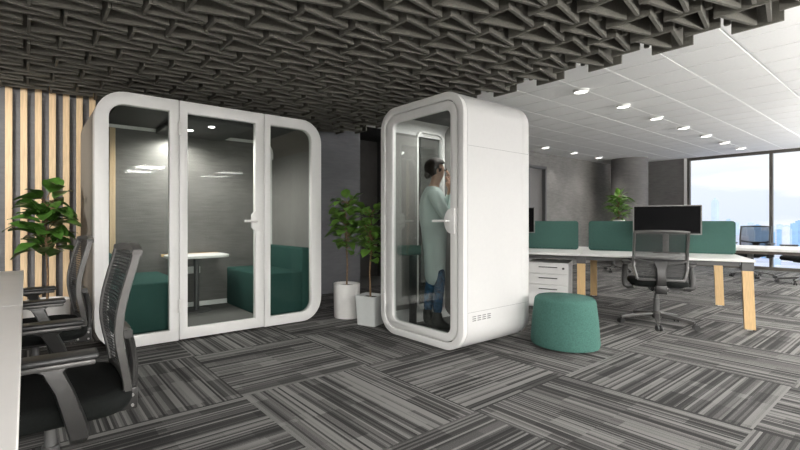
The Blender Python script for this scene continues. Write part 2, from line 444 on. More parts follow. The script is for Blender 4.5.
for z in (1.94, .33, 1.1):
    if z == 1.1: continue
    part(MB().tube([(seam1, PY0-.012, z-.06), (seam1, PY0-.012, z+.06)], .014, 12), 'hinge', white2, door, off)
part(MB().box(PX0+.08, 1.07, PY0+.028, PY0+.036, .09, 2.115), 'glass_pane', gl, smooth=False)
part(MB().box(2.03, 2.57, PY0+.028, PY0+.036, .09, 2.115), 'glass_pane', gl, smooth=False)
inner = rrect(PX0+.05, PX1-.05, .062, PZ-.05, .19, 12)
part(MB().prism(OUT, [inner], 'Y', PY0+FT, PY0+FT+.05, .0), 'front_shell_edge', white)
part(MB().prism(OUT, [inner], 'Y', PY0+FT+.05, PY1, .0), 'shell', podside)
part(MB().box(PX0+.18, PX1-.18, PY0+FT+.004, PY1-.01, .064, .10), 'pod_floor', pcarpet, smooth=False)
part(MB().box(PX0+.2, PX1-.2, PY0+FT+.004, PY1-.03, PZ-.075, PZ-.052), 'pod_ceiling', liningd, smooth=False)
lamp = part(MB().box(seam1+.04, seam2-.04, PY0+.16, PY1-.03, PZ-.13, PZ-.077, bev=.01), 'ceiling_unit', liningd)
for (x, y) in ((1.42, 4.75), (1.33, 5.0), (1.55, 4.45)):
    part(MB().lathe([(0, PZ-.136), (.032, PZ-.136), (.036, PZ-.128), (0, PZ-.128)], 16, x, y), 'ceiling_lamp', lampw, lamp, off)
for s in (0, 1):
    x = PX0+.052 if s == 0 else PX1-.052-.02
    part(MB().box(x, x+.02, PY0+FT+.01, PY1-.03, .3, PZ-.3), 'side_lining', lining, smooth=False)
# back frame, pressed felt back panel and a strip of maple trim
part(MB().prism(rrect(PX0+.052, PX1-.052, .064, PZ-.052, .188, 10), [rrect(PX0+.10, PX1-.10, .155, PZ-.11, .15, 10)], 'Y', PY1-.028, PY1-.002), 'back_frame', white)
part(MB().box(.712, .768, PY1-.045, PY1-.03, .16, PZ-.115, bev=.003, seg=1), 'wood_trim', maple, smooth=False)
part(MB().box(PX0+.08, PX1-.08, PY1-.022, PY1-.008, .14, PZ-.09), 'back_panel', backfelt, smooth=False)
part(MB().box(1.34, 1.66, PY1-.05, PY1-.03, .49, .57, bev=.006), 'power_outlet_panel', white2)

def bench(name, x0, x1, back, lab):
    o = empty(name, ((x0+x1)/2, 4.66, .1), 0, lab, 'bench', 'benches in the meeting pod'); of = Vector((-(x0+x1)/2, -4.66, -.1))
    if back == 'R': sx0, sx1, bx0, bx1 = x0, x1-.122, x1-.12, x1
    else: sx0, sx1, bx0, bx1 = x0+.122, x1, x0, x0+.12
    part(MB().box(sx0, sx1, 4.19, 5.13, .101, .545, bev=.02, seg=3), 'seat', tealb, o, of)
    part(MB().box(bx0, bx1, 4.19, 5.13, .101, .80, bev=.02, seg=3), 'backrest', tealb, o, of)
bench('pod_bench', 1.97, 2.595, 'R', 'teal upholstered bench in the meeting pod beside the potted plants, behind the right glass')
bench('pod_bench', .535, 1.19, 'L', 'teal upholstered bench behind the left glass of the meeting pod, half hidden by a chair')
# table
tb = empty('pod_table', (1.56, 4.93, .1), 0, 'small white table on a dark post at the back of the meeting pod', 'table'); of = Vector((-1.56, -4.93, -.1))
part(MB().prism(rrect(1.22, 1.88, 4.72, 5.13, .12, 8, '1111'), (), 'Z', .695, .725, .006), 'tabletop', white, tb, of)
part(MB().box(1.22, 1.87, 5.132, 5.15, .70, .729, bev=.003, seg=1), 'wood_edge', oak, tb, of)
part(MB().lathe([(.03, .112), (.03, .695)], 20, 1.545, 4.93), 'post', dmetal, tb, of)
part(MB().lathe([(0, .101), (.16, .101), (.16, .108), (.035, .115), (0, .115)], 28, 1.545, 4.93), 'base', dmetal, tb, of)

# ------------------------------------------------------------------ phone booth
BX0, BX1, BY0, BY1, BZ = 2.86, 3.81, 2.289, 3.31, 2.19
booth = empty('phone_booth', (3.33, 2.80, 0), 0, 'narrow white phone booth with rounded corners and a full glass door, person inside', 'phone booth')
ob = Vector((-3.33, -2.80, 0))
def bp(mb, name, m, par=booth, **kw): return part(mb, name, m, par, ob, **kw)
O2 = rrect(BY0, BY1, .012, BZ, .20, 12); I2 = rrect(BY0+.062, BY1-.062, .074, BZ-.066, .14, 12)
bp(MB().prism(O2, [I2], 'X', BX0, BX0+.05, .006), 'front_frame', white)
I3 = rrect(BY0+.045, BY1-.045, .057, BZ-.045, .155, 12)
XG = 3.33
Cout = [p for p in O2 if not (p[0] > BY1-.02 and .4 < p[1] < 2.0)]
sh = MB().prism(O2, [I3], 'X', BX0+.05, XG).prism(O2, [I3], 'X', 3.70, BX1, .008)
# between XG and 3.70 the left side is open (glazed)
seq_o = rrect(BY0, BY1, .012, BZ, .20, 12); seq_i = rrect(BY0+.045, BY1-.045, .057, BZ-.045, .155, 12)
# order: bl, br, tr, tl ; the left side of the booth is at BY1 (br..tr), cut there
nc = 13
po = seq_o[2*nc:]+seq_o[:2*nc]; pi_ = seq_i[2*nc:]+seq_i[:2*nc]
sh.prism(po+pi_[::-1], (), 'X', XG, 3.70)
bp(sh, 'shell', white_dim)
bp(MB().box(XG-.02, 3.715, BY1-.028, BY1-.020, .2, 1.99), 'side_glass', gl, smooth=False)
bp(MB().prism(rrect(XG-.03, 3.72, .17, 2.05, .09, 8), [rrect(XG-.012, 3.70, .19, 2.03, .075, 8)], 'Y', BY1-.075, BY1-.05), 'side_window_frame', white)
bd = bp(MB().prism(rrect(BY0+.070, BY1-.070, .082, BZ-.074, .132, 12), [rrect(BY0+.142, BY1-.168, .148, BZ-.147, .065, 10)], 'X', BX0+.006, BX0+.05, .004), 'door', white)
bp(MB().box(BX0+.025, BX0+.033, BY0+.12, BY1-.15, .12, BZ-.12), 'door_glass', gl, bd, smooth=False)
disc = [(BY0+.118+.005+.075*math.cos(a), 1.1+.105*math.sin(a)) for a in [PI/2*(-1+2*k/14) for k in range(15)]]
bp(MB().prism([(BY0+.09, 1.1-.105)]+disc+[(BY0+.09, 1.1+.105)], (), 'X', BX0-.008, BX0+.012, .003), 'lock_plate', white, bd)
bp(MB().tube([(BX0-.008, BY0+.15, 1.1), (BX0-.05, BY0+.15, 1.1)], .012, 12).tube([(BX0-.05, BY0+.135, 1.1), (BX0-.05, BY0+.285, 1.1)], .011, 12), 'door_handle', white, bd)
for z in (1.83, 1.45, .33):
    bp(MB().tube([(BX0-.004, BY1-.066, z-.055), (BX0-.004, BY1-.066, z+.055)], .013, 12), 'hinge', white, bd)
bp(MB().box(BX0+.06, XG-.032, BY1-.075, BY1-.047, .2, BZ-.2), 'side_lining', lining, smooth=False)
bp(MB().box(BX0+.06, 3.74, BY0+.047, BY0+.07, .2, BZ-.2), 'side_lining', liningd, smooth=False)
bp(MB().box(3.745, 3.77, BY0+.06, BY1-.06, .06, BZ-.06), 'back_panel', lining, smooth=False)
bp(MB().box(BX0+.055, 3.74, BY0+.17, BY1-.17, .058, .075), 'booth_floor', pcarpet, smooth=False)
bc = bp(MB().box(BX0+.06, 3.74, BY0+.17, BY1-.17, BZ-.075, BZ-.047), 'booth_ceiling', liningd, smooth=False)
bp(MB().lathe([(0, BZ-.081), (.04, BZ-.081), (.045, BZ-.073), (0, BZ-.073)], 16, 3.45, 2.8), 'ceiling_lamp', lampw, bc)
v = MB()
for k in range(4):
    for q in range(3):
        x = 2.975+k*.066; z = .270+q*.017
        v.box(x, x+.048, BY0-.0015, BY0+.002, z, z+.007, bev=.001, seg=1)
bp(v, 'vent_slots', slot)
bp(MB().box(BX0+.055, BX1-.02, BY0-.0005, BY0+.001, .345, .347).box(BX0+.055, BX1-.02, BY0-.0005, BY0+.001, 1.72, 1.722), 'panel_joint', slot, smooth=False)

# perch stool in the booth
st = empty('perch_stool', (3.055, 3.04, .0755), 0, 'teal perch stool on a black post inside the phone booth behind the person', 'stool')
MB().box(-.10, .10, -.015, .15, .69, .785, bev=.025, seg=3).build('seat', teal, st)
MB().box(-.03, .03, -.01, .04, .012, .69, bev=.006).build('post', blkpl, st)
MB().box(-.11, .11, -.03, .12, 0, .012, bev=.004, seg=1).build('base', blkpl, st)

# ------------------------------------------------------------------ ottoman
ot = empty('ottoman', (3.83, 1.965, 0), 0, 'teal tapered drum ottoman on the carpet against the white phone booth', 'ottoman')
MB().lathe([(.22, .012), (.268, .02), (.276, .05), (.262, .25), (.244, .405), (.238, .422), (.22, .437), (0, .444)], 48).build('cushion_body', teal, ot)
MB().lathe([(.0, 0), (.21, 0), (.21, .012), (0, .012)], 32).build('base', blkpl, ot)

# ------------------------------------------------------------------ office chair
def skinline(rad, pts): return MB().tube(pts, rad, 10)
def back_x(z):
    P = [(.42, -.232), (.55, -.222), (.66, -.192), (.74, -.190), (.85, -.212), (1.0, -.257)]
    for (z0, x0), (z1, x1) in zip(P, P[1:]):
        if z <= z1: k = (z-z0)/(z1-z0); k = k; return x0+(x1-x0)*k
    return P[-1][1]
def bxs(z):  # smoothed
    return sum(back_x(min(1., max(.42, z+d))) for d in (-.06, -.03, 0, .03, .06))/5
def half_w(z):
    return .225 if z > .62 else .225-.04*(.62-z)/.17
def make_chair():
    r = empty('office_chair')
    b = MB()
    for k in range(5):
        a = math.radians(30+72*k); c, s = math.cos(a), math.sin(a)
        b.strip([(.03*c, .03*s, .115), (.12*c, .12*s, .105), (.24*c, .24*s, .085), (.325*c, .325*s, .07)], [.06, .05, .042, .034], .03, (-s, c, 0))
    b.lathe([(0, .075), (.045, .075), (.045, .135), (.03, .15), (0, .15)], 20)
    base = b.build('star_base', frame_g, r)
    for k in range(5):
        a = math.radians(30+72*k); c, s = math.cos(a), math.sin(a); m = Matrix.Translation((.325*c, .325*s, 0)) @ rot(a+.5)
        w = MB()
        for q in (-1, 1):
            w.tube([m @ Vector((.012, q*.009, .028)), m @ Vector((.012, q*.024, .028))], .028, 16)
        w.tube([m @ Vector((.012, -.01, .028)), m @ Vector((.012, .01, .028))], .012, 8)
        w.tube([m @ Vector((0, 0, .04)), m @ Vector((0, 0, .066))], .012, 8)
        w.build('caster', blkpl, base)
    MB().lathe([(.028, .15), (.028, .28), (.02, .28), (.02, .39)], 18).build('gas_lift', dmetal, r)
    mech = MB().box(-.2, .12, -.075, .075, .375, .42, bev=.012).box(-.285, -.19, -.05, .05, .36, .45, bev=.01)
    mo = mech.build('tilt_mechanism', frame_d, r)
    MB().tube([(-.02, .07, .385), (-.02, -.27, .385)], .008, 8).box(-.05, .0, -.3, -.25, .378, .392, bev=.005).build('lever', silver, mo)
    st_ = MB()
    for q in (-1, 1):
        for (x, z) in ((-.21, .385), (-.265, .42), (-.265, .38)): st_.tube([(x, q*.05, z), (x, q*.056, z)], .006, 8)
        st_.tube([(-.17, q*.075, .4), (-.17, q*.081, .4)], .006, 8)
    st_.build('bolt', silver, mo)
    # seat: plan outline rounded, soft top
    t = MB(); out = rrect(-.25, .25, -.25, .25, .12, 6)
    levels = [(.86, .425), (.96, .43), (1.0, .45), (1.0, .475), (.965, .492), (.85, .5), (.5, .498), (.0, .494)]
    rings = []
    for sc_, z in levels:
        if sc_ == 0: rings.append([t.bm.verts.new((0, 0, z))]); continue
        rings.append([t.bm.verts.new((x*sc_, y*sc_, z-(.025*max(0, x*sc_-.12)/.13))) for x, y in out])
    N = len(out)
    for r0, r1 in zip(rings, rings[1:]):
        for k in range(N):
            if len(r1) == 1: t.bm.faces.new((r0[k], r0[(k+1) % N], r1[0]))
            else: t.bm.faces.new((r0[k], r0[(k+1) % N], r1[(k+1) % N], r1[k]))
    t.bm.faces.new(rings[0][::-1])
    t.build('seat', chairblk, r, angle=70)
    MB().prism(rrect(-.21, .21, -.21, .21, .08, 5), (), 'Z', .418, .428).build('seat_pan', blkpl, r)
    # backrest frame: uprights, top rail, lumbar rail, mesh, spine
    fb = MB(); zs = [.5+.03*k for k in range(17)]
    for q in (-1, 1):
        fb.strip([(bxs(z), q*half_w(z), z) for z in zs], .030, .024, (1, 0, 0))
    top = [(bxs(1.0)-.018*(1-(2*k/10-1)**2), -.235+.47*k/10, .985+.012*(1-(2*k/10-1)**2)) for k in range(11)]
    fb.strip(top, .034, .026, (1, 0, .0))
    fb.strip([(bxs(.5)-.015*(1-(2*k/10-1)**2), -half_w(.5)+2*half_w(.5)*k/10, .5) for k in range(11)], .03, .024, (1, 0, 0))
    bf = fb.build('back_frame', frame_g, r)
    mm = MB().grid(lambda u, v: Vector((bxs(.505+.485*u)-.022*(1-(2*v-1)**2)+.004, (2*v-1)*(half_w(.505+.485*u)-.012), .505+.485*u)), 18, 10)
    mm.build('mesh_back', meshf, r)
    lr = MB().strip([(bxs(.70)-.03-.02*(1-(2*k/12-1)**2), -.225+.45*k/12, .70-.03*(1-(2*k/12-1)**2)) for k in range(13)], .03, .03, (0, 0, 1))
    lr.build('lumbar_rail', frame_d, bf)
    sp = MB().strip([(bxs(.70)-.05, 0, .685), (-.262, 0, .62), (-.275, 0, .54), (-.272, 0, .46), (-.255, 0, .40)], [.15, .09, .08, .085, .085], .03, (0, 1, 0))
    sp.build('spine', frame_d, r)
    for q in (-1, 1):
        a = MB().strip([(-.07, q*.215, .41), (-.07, q*.265, .402), (-.07, q*.292, .42), (-.06, q*.296, .46), (-.03, q*.29, .56), (.0, q*.283, .625), (.005, q*.28, .64)], [.05, .055, .06, .062, .056, .06, .12], .05, (1, 0, 0))
        ar = a.build('arm_post', frame_d, r)
        MB().tube([(-.07, q*.2, .405), (-.07, q*.25, .405)], .016, 10).build('arm_pivot', silver, ar)
        MB().box(-.125, .135, q*.28-.042, q*.28+.042, .655, .676, bev=.009, seg=3).build('arm_pad', blkpl, r)
        MB().box(-.115, .125, q*.28-.034, q*.28+.034, .638, .655, bev=.006, seg=2).build('arm_pad_support', frame_g, r)
    return r
ch = make_chair(); first = [True]
def chair(x, y, rz, lab):
    o = ch if first[0] else copy_tree(ch); first[0] = False
    o.location = (x, y, 0); o.rotation_euler = (0, 0, rz); tag(o, lab, 'office chair', 'mesh-back office chairs'); return o
chair(.075, 1.93, PI-.02, 'black mesh office chair at the pale desk, the one closest to the viewer')
chair(.045, 3.13, PI+.03, 'black mesh office chair at the pale desk beside the fig plant, behind another chair')
chair(5.42, 1.80, math.radians(27), 'black mesh office chair seen from behind at the oak-legged desk, below the wide monitor')
def facing(v): return math.atan2(v.y, v.x)
chair(*(ray(751)*8.6).xy, facing(-.85*RGT-.5*FWD), 'mesh office chair near the window behind the divider end, its back against the skyline')
chair(*(ray(804)*7.6).xy, facing(-RGT+.1*FWD), 'office chair cut off at the picture edge, seat and base showing below the table')
chair(10.4, 4.26, facing(-FWD), 'office chair half hidden beyond the oak-legged desk, only its star base showing below')

# ------------------------------------------------------------------ left desk
ld = empty('office_desk', (-.7, 1.6, 0), 0, 'pale grey desk at the picture edge with two black mesh chairs tucked in', 'desk')
for k, (y0, y1) in enumerate(((.90, 2.461), (2.465, 4.18))):
    MB().box(-.7, .69, y0-1.6, y1-1.6, .69, .72, bev=.003, seg=1).build('tabletop', offw, ld)
for y in (.98, 4.08):
    for x in (-1.34, -.1):
        MB().box(x-.03+.7, x+.03+.7, y-1.63, y-1.57, 0, .69, bev=.003, seg=1).build('leg', dmetal, ld)
MB().box(-.62, .3, 1.0-1.6, 4.06-1.6, .64, .69).build('frame_beam', dmetal, ld, smooth=False)

# ------------------------------------------------------------------ right bench desks
TH = math.radians(22); DV = Vector((math.cos(TH), math.sin(TH), 0)); LV = Vector((-math.sin(TH), math.cos(TH), 0))
C0 = Vector((5.80, 1.085, 0))
def dl_(D, L, z=0): p = C0+DV*D+LV*L; return (p.x, p.y, z)
U1, U2 = 1.54, 3.28
ds = empty('bench_desk', dl_(0, 0), TH, 'long white bench desk on splayed oak legs, with teal dividers along its middle', 'desk')
DD = 1.68
for (a, c) in ((0, U1-.002), (U1+.002, U2)):
    MB().box(0, DD/2-.004, a, c, .69, .715, bev=.003, seg=1).build('tabletop', white, ds)
    MB().box(DD/2+.004, DD, a, c, .69, .715, bev=.003, seg=1).build('tabletop', white, ds)
MB().box(.1, .16, .1, U2-.1, .64, .688).box(DD-.16, DD-.1, .1, U2-.1, .64, .688).box(DD/2-.12, DD/2-.06, .1, U2-.1, .64, .688).box(DD/2+.06, DD/2+.12, .1, U2-.1, .64, .688).build('frame_beam', dmetal, ds, smooth=False)
for L_, out in ((.05, -.022), (U1-.02, 0), (U2-.06, .022)):
    for D_, od in ((.09, 0.), (DD-.09, .0)):
        L_ = L_-(.07 if (od == 0. and D_ > 1 and abs(L_-U1) < .1) else 0)
        lg = MB()
        t = lg
        def ring(z, k): 
            cx, cy = D_+od*k, L_+out*k
            return [t.bm.verts.new((cx+sx*.02, cy+sy*.042, z)) for sx, sy in ((-1, -1), (1, -1), (1, 1), (-1, 1))]
        r0, r1 = ring(.012, 1), ring(.60, .12)
        for k in range(4): t.bm.faces.new((r0[k], r0[(k+1) % 4], r1[(k+1) % 4], r1[k]))
        t.bm.faces.new(r0[::-1]); t.bm.faces.new(r1)
        lo = lg.build('leg', oak, ds, smooth=False)
        MB().box(D_-.025, D_+.025, L_+out*.1-.048, L_+out*.1+.048, .598, .69, bev=.003, seg=1).build('bracket', dmetal, lo)
        MB().box(D_+od-.012, D_+od+.012, L_+out-.02, L_+out+.02, 0, .012).build('foot', silver, lo, smooth=False)
# dividers stand on the desk
for (a, c, lab) in ((.002, U1-.06, 'teal fabric desk divider behind the wide black monitor, nearest the windows'),
                    (U1+.06, U2-.04, 'teal fabric desk divider beside the phone booth, above the white drawer unit')):
    o = MB().prism(rrect(a, c, .7155, 1.10, .035, 6), (), 'X', DD/2+.002, DD/2+.038, .006).build('desk_divider', tealv)
    o.data.transform(Matrix.Translation((-DD/2, -(a+c)/2, -.7155))); o.location = dl_(DD/2, (a+c)/2, .7155); o.rotation_euler = (0, 0, TH)
    tag(o, lab, 'desk divider', 'teal desk dividers')
def monitor(D_, L_, w, lab, yaw=0.):
    o = empty('monitor', dl_(D_, L_, .7155), TH+yaw, lab, 'monitor', 'monitors on the bench desk')
    h0, h1 = .225, .57
    MB().prism(rrect(-w/2, w/2, h0, h1, .006, 3), [rrect(-w/2+.012, w/2-.012, h0+.014, h1-.012, .003, 2)], 'X', -.012, .006).build('bezel', bezel, o)
    MB().box(-.006, .002, -w/2+.01, w/2-.01, h0+.012, h1-.01).build('screen', screen, o, smooth=False)
    MB().box(.004, .02, -w/2+.01, w/2-.01, h0+.01, h1-.01, bev=.004, seg=1).box(.02, .05, -.14, .14, .3, .48, bev=.008).build('back_cover', bezel, o)
    s_ = MB().box(.05, .075, -.03, .03, .012, .40, bev=.005)
    s_.build('stand_post', bezel, o)
    MB().box(-.02, .14, -.13, .13, 0, .012, bev=.004, seg=1).build('stand_base', bezel, o)
monitor(.62, .665, .66, 'wide black computer monitor above the mesh chair seen from behind')
monitor(.50, 2.47, .76, 'dark computer monitor half hidden by the phone booth edge')
# pedestal
pd = empty('drawer_pedestal', dl_(.12, 1.66), TH, 'white three-drawer pedestal under the bench desk beside the phone booth', 'drawer unit')
MB().box(.02, .58, 0, .46, .03, .585, bev=.004, seg=1).build('body', white, pd)
for k in range(3):
    z1 = .58-.135*k; z0 = z1-.13 if k < 2 else .05
    dr = MB().box(0, .019, .004, .456, z0, z1, bev=.003, seg=1).build('drawer', white, pd)
    MB().box(-.012, .0, .12, .33, z1-.055, z1-.043, bev=.002, seg=1).build('handle', dmetal, dr)
    if k == 0: MB().tube([(.0, .055, z1-.06), (-.005, .055, z1-.06)], .014, 14).build('lock', dmetal, dr)
MB().box(.04, .55, .02, .44, 0, .03).build('plinth', dmetal, pd, smooth=False)

# far table by the window
u = ray(768).normalized(); wv = Vector((u.y, -u.x, 0)); A = facing(u)
p0 = ray(768)*6.05
ft = empty('far_table', (p0.x, p0.y, 0), A, 'white table by the window beyond the bench desk, with chairs around it', 'table')
# local: x away from viewer, y to the left
MB().box(0, 1.05, -.62, .50, .675, .715, bev=.006, seg=2).build('tabletop', white, ft)
MB().box(.03, 1.0, -.58, .46, .635, .675).build('apron', mat('dark_brown_apron', (.085, .07, .058), .5, var=.05), ft, smooth=False)
for x in (.25, .85):
    MB().box(x-.03, x+.03, .19-.03, .19+.03, 0, .635, bev=.003, seg=1).build('leg', dmetal, ft)
    MB().box(x-.03, x+.03, -.60, -.54, 0, .635, bev=.003, seg=1).build('leg', dmetal, ft)

# ------------------------------------------------------------------ plants
def leaf(mb, base, dirv, ln, w, droop, nrm_twist=0., shape='fig'):
    d = Vector(dirv).normalized(); side = d.cross(Vector((0, 0, 1)))
    side = side.normalized() if side.length > .05 else Vector((1, 0, 0))
    side = (Matrix.Rotation(nrm_twist, 3, d) @ side).normalized(); up = side.cross(d).normalized()
    def f(u_, v_):
        if shape == 'fig': pr = math.sin(PI*min(1, u_**.72))**.75*(.72+.45*u_)
        elif shape == 'oval': pr = math.sin(PI*u_**.85)**.8
        else: pr = math.sin(PI*u_**.7)**1.1
        s_ = (2*v_-1)
        wav = .05*math.sin(u_*9+s_*2)*abs(s_)
        return Vector(base)+d*(ln*u_)+side*(s_*w/2*max(pr, .03))+up*(abs(s_)*w*.14*pr+wav*w)-Vector((0, 0, 1))*(droop*ln*u_*u_)
    mb.grid(f, 7, 4)
def plant(name, loc, pot_fn, stem_pts, centers, nleaf, ln, w, mleaf, lab, shape, seed, lim=None, flat=.5, stem_r=.011):
    rng = random.Random(seed)
    o = empty(name, loc, 0, lab, 'potted plant'); pot_fn(o)
    fo = MB(); tw = MB().tube(stem_pts, [stem_r*(1-.35*k/(len(stem_pts)-1)) for k in range(len(stem_pts))], 8)
    for c_ in centers:
        cx, cy, cz, rr, n_ = c_
        for k in range(n_):
            az = 2*PI*(k*.382+rng.random()*.12); el = rng.uniform(-.35, 1.0)
            d = Vector((math.cos(az)*math.cos(el), math.sin(az)*math.cos(el), math.sin(el)*.8+.12))
            st0 = Vector((0, 0, cz))+Vector((0, 0, rng.uniform(-rr*.8, rr*.8)))
            base = st0+d*(rr*rng.uniform(.12, .45))
            L = ln*rng.uniform(.75, 1.2)
            if lim:
                tip = base+d*L
                if not (lim[0] < tip.x < lim[1] and lim[2] < tip.y < lim[3]): L *= .55; tip = base+d*L
                if not (lim[0] < tip.x < lim[1] and lim[2] < tip.y < lim[3]): continue
            tw.tube([st0, base], .0035, 5)
            leaf(fo, base, d, L, w*L/ln, rng.uniform(.1, .5)*flat*2, rng.uniform(-.5, .5), shape)
    tw.build('stem', stemb, o)
    fo.build('foliage', mleaf, o, angle=180)
    return o
def round_pot(r, h, m):
    def f(o):
        MB().lathe([(0, 0), (r*.93, 0), (r*.95, .012), (r, h-.01), (r, h), (r*.9, h), (r*.88, h-.05), (0, h-.05)], 36).build('pot', m, o)
        MB().lathe([(0, h-.03), (r*.875, h-.032)], 24).build('soil', soil, o)
    return f
def sq_pot(w, h, m, rz):
    def f(o):
        t = MB()
        for (a, c, z) in (): pass
        bm_ = t.bm; rings = []
        for (s_, z) in ((.86, 0), (1., h), (.9, h), (.88, h-.05)):
            rings.append([bm_.verts.new((rot(rz) @ Vector((x*s_, y*s_, z)))) for x, y in rrect(-w/2, w/2, -w/2, w/2, .025, 4)])
        N = len(rings[0])
        for r0, r1 in zip(rings, rings[1:]):
            for k in range(N): bm_.faces.new((r0[k], r0[(k+1) % N], r1[(k+1) % N], r1[k]))
        bm_.faces.new(rings[0][::-1]); bm_.faces.new(rings[-1])
        t.build('pot', m, o)
        MB().box(-w*.42, w*.42, -w*.42, w*.42, h-.045, h-.03, mtx=rot(rz)).build('soil', soil, o, smooth=False)
    return f
plant('fig_plant', (.16, 4.80, 0), round_pot(.182, .385, potw), [(0, 0, .35), (.005, 0, .6), (-.01, 0, .85), (.0, 0, 1.25)],
      [(0, 0, 1.16, .22, 30), (0, 0, 1.0, .22, 28), (.02, 0, .86, .12, 10)], 0, .24, .16, leafd,
      'tall broad-leaved fig plant in a white round pot before the maple wall slats', 'fig', 3, (-.33, .27, -.4, .38))
plant('ficus_plant', (2.985, 4.05, 0), round_pot(.153, .385, potw), [(0, 0, .35), (.01, 0, .6), (.0, .01, .9), (-.02, 0, 1.22)],
      [(-.03, 0, 1.13, .24, 40), (-.02, 0, .97, .24, 36), (.03, 0, .86, .16, 8)], 0, .16, .115, leafb,
      'green ficus in a white round pot between the meeting pod and the phone booth', 'oval', 5, (-.29, .36, -.36, .36))
plant('ficus_plant', (2.985, 3.62, 0), sq_pot(.25, .31, potg, .35), [(0, 0, .27), (-.01, 0, .55), (.01, .0, .8), (.02, .02, 1.1)],
      [(.0, .03, 1.03, .2, 38), (.02, .04, .88, .2, 38), (.02, .02, .76, .14, 12)], 0, .135, .10, leafb,
      'smaller green ficus in a pale grey square pot right beside the phone booth', 'oval', 8, (-.27, .3, -.24, .3))
plant('desk_plant', dl_(1.28, 1.14, .7155), round_pot(.07, .40, potw), [(0, 0, .36), (.005, 0, .5), (0, .01, .68)],
      [(0, 0, .62, .12, 46), (0, 0, .50, .12, 36)], 0, .15, .055, leafb,
      'leafy plant in a white pot standing on the bench desk behind the teal divider', 'lance', 11, stem_r=.006)

# ------------------------------------------------------------------ person in the booth
def skin_mesh(verts, edges, name, m, parent, root=0, sub=2):
    me = bpy.data.meshes.new(name); me.from_pydata([v[0] for v in verts], edges, []); o = bpy.data.objects.new(name, me); C.objects.link(o)
    md = o.modifiers.new('skin', 'SKIN'); md.use_smooth_shade = True
    for i, v in enumerate(verts):
        sv = me.skin_vertices[0].data[i]; r = v[1]; sv.radius = r if isinstance(r, tuple) else (r, r); sv.use_root = (i == root)
    s = o.modifiers.new('sub', 'SUBSURF'); s.levels = sub; s.render_levels = sub
    bpy.context.view_layer.update()
    dg = bpy.context.evaluated_depsgraph_get(); nm = bpy.data.meshes.new_from_object(o.evaluated_get(dg))
    bpy.data.objects.remove(o); nm.name = name
    nm.materials.clear(); nm.materials.append(m)
    nm.polygons.foreach_set('use_smooth', [True]*len(nm.polygons))
    o = bpy.data.objects.new(name, nm); C.objects.link(o); o.parent = parent
    return o
def chain(spec):
    V = []; E = []; idx = {}
    for line in spec:
        nm, co_, r, par = line; idx[nm] = len(V); V.append((co_, r))
        if par is not None: E.append((idx[par], idx[nm]))
    return V, E
pp = empty('person', (3.135, 2.845, .076), facing(RGT-.05*FWD), 'person in a mint sweater standing inside the phone booth, hands raised to the mouth', 'person')
spec = [('pel', (0, 0, .90), (.10, .12), None), ('wa', (-.01, 0, 1.04), (.10, .125), 'pel'), ('ch', (-.015, 0, 1.22), (.115, .15), 'wa'),
        ('up', (-.025, 0, 1.34), (.085, .12), 'ch'), ('nk', (-.01, 0, 1.42), .05, 'up'), ('nk2', (.012, 0, 1.47), .048, 'nk'),
        ('hd', (.03, 0, 1.535), (.08, .07), 'nk2'), ('hd2', (.025, 0, 1.60), (.092, .074), 'hd'), ('hd3', (.02, 0, 1.645), (.065, .055), 'hd2')]
for q, s in ((-1, 'r'), (1, 'l')):
    k = 0 if q < 0 else .02
    spec += [('sh'+s, (-.03, q*.155, 1.345), .056, 'up'), ('el0'+s, (.01, q*.205, 1.22), .048, 'sh'+s), ('el'+s, (.10, q*.195, 1.09), .043, 'el0'+s),
             ('fa'+s, (.155, q*.13, 1.24), .038, 'el'+s), ('wr'+s, (.165, q*.065, 1.385), .026, 'fa'+s), ('pa'+s, (.155, q*.045, 1.435), (.034, .018), 'wr'+s)]
    for f_ in range(4):
        fy = q*(.030+.014*0)-.0; fx = .185-.018*f_
        spec += [('f%d%s' % (f_, s), (fx, q*.034, 1.468+.004*(1.5-abs(f_-1.5))), .0095, 'pa'+s), ('g%d%s' % (f_, s), (fx-.012, q*.018, 1.498+.005*(1.5-abs(f_-1.5))), .0085, 'f%d%s' % (f_, s)),
                 ('h%d%s' % (f_, s), (fx-.028, q*.008, 1.512), .0075, 'g%d%s' % (f_, s))]
    spec += [('t'+s, (.125, q*.05, 1.435), .0105, 'pa'+s), ('u'+s, (.118, q*.038, 1.462), .009, 't'+s)]
    lx = .03 if q < 0 else -.04
    spec += [('hp'+s, (0, q*.045, .83), .045, 'pel'), ('kn'+s, (lx+.01, q*.062, .47), .032, 'hp'+s), ('ca'+s, (lx-.01, q*.068, .30), .034, 'kn'+s),
             ('an'+s, (lx-.02, q*.078, .09), .036, 'ca'+s), ('ft'+s, (lx+.05, q*.082, .045), (.036, .03), 'an'+s), ('to'+s, (lx+.13, q*.087, .032), (.034, .024), 'ft'+s)]
V, E = chain(spec); body = skin_mesh(V, E, 'body', skin, pp)
# facial features on the body's own mesh are shaped as small parts of the head
fm = MB()
fm.tube([(.112, 0, 1.575), (.128, 0, 1.55), (.135, 0, 1.532), (.115, 0, 1.522)], [.008, .012, .015, .006], 8)
fm.build('nose', skin, pp)
for q in (-1, 1):
    MB().lathe([(0, -.011), (.008, -.007), (.011, 0), (.008, .007), (0, .011)], 10).build('eye', mat('eye_dark', (.03, .025, .02), .2), pp, loc=(.103, q*.033, 1.578))
    MB().lathe([(0, -.03), (.008, -.024), (.011, 0), (.008, .024), (0, .03)], 8).build('ear', skin, pp, loc=(.015, q*.083, 1.56))
MB().tube([(.112, -.024, 1.497), (.12, 0, 1.499), (.112, .024, 1.497)], .006, 8).build('mouth', mat('lips', (.38, .14, .12), .4), pp)
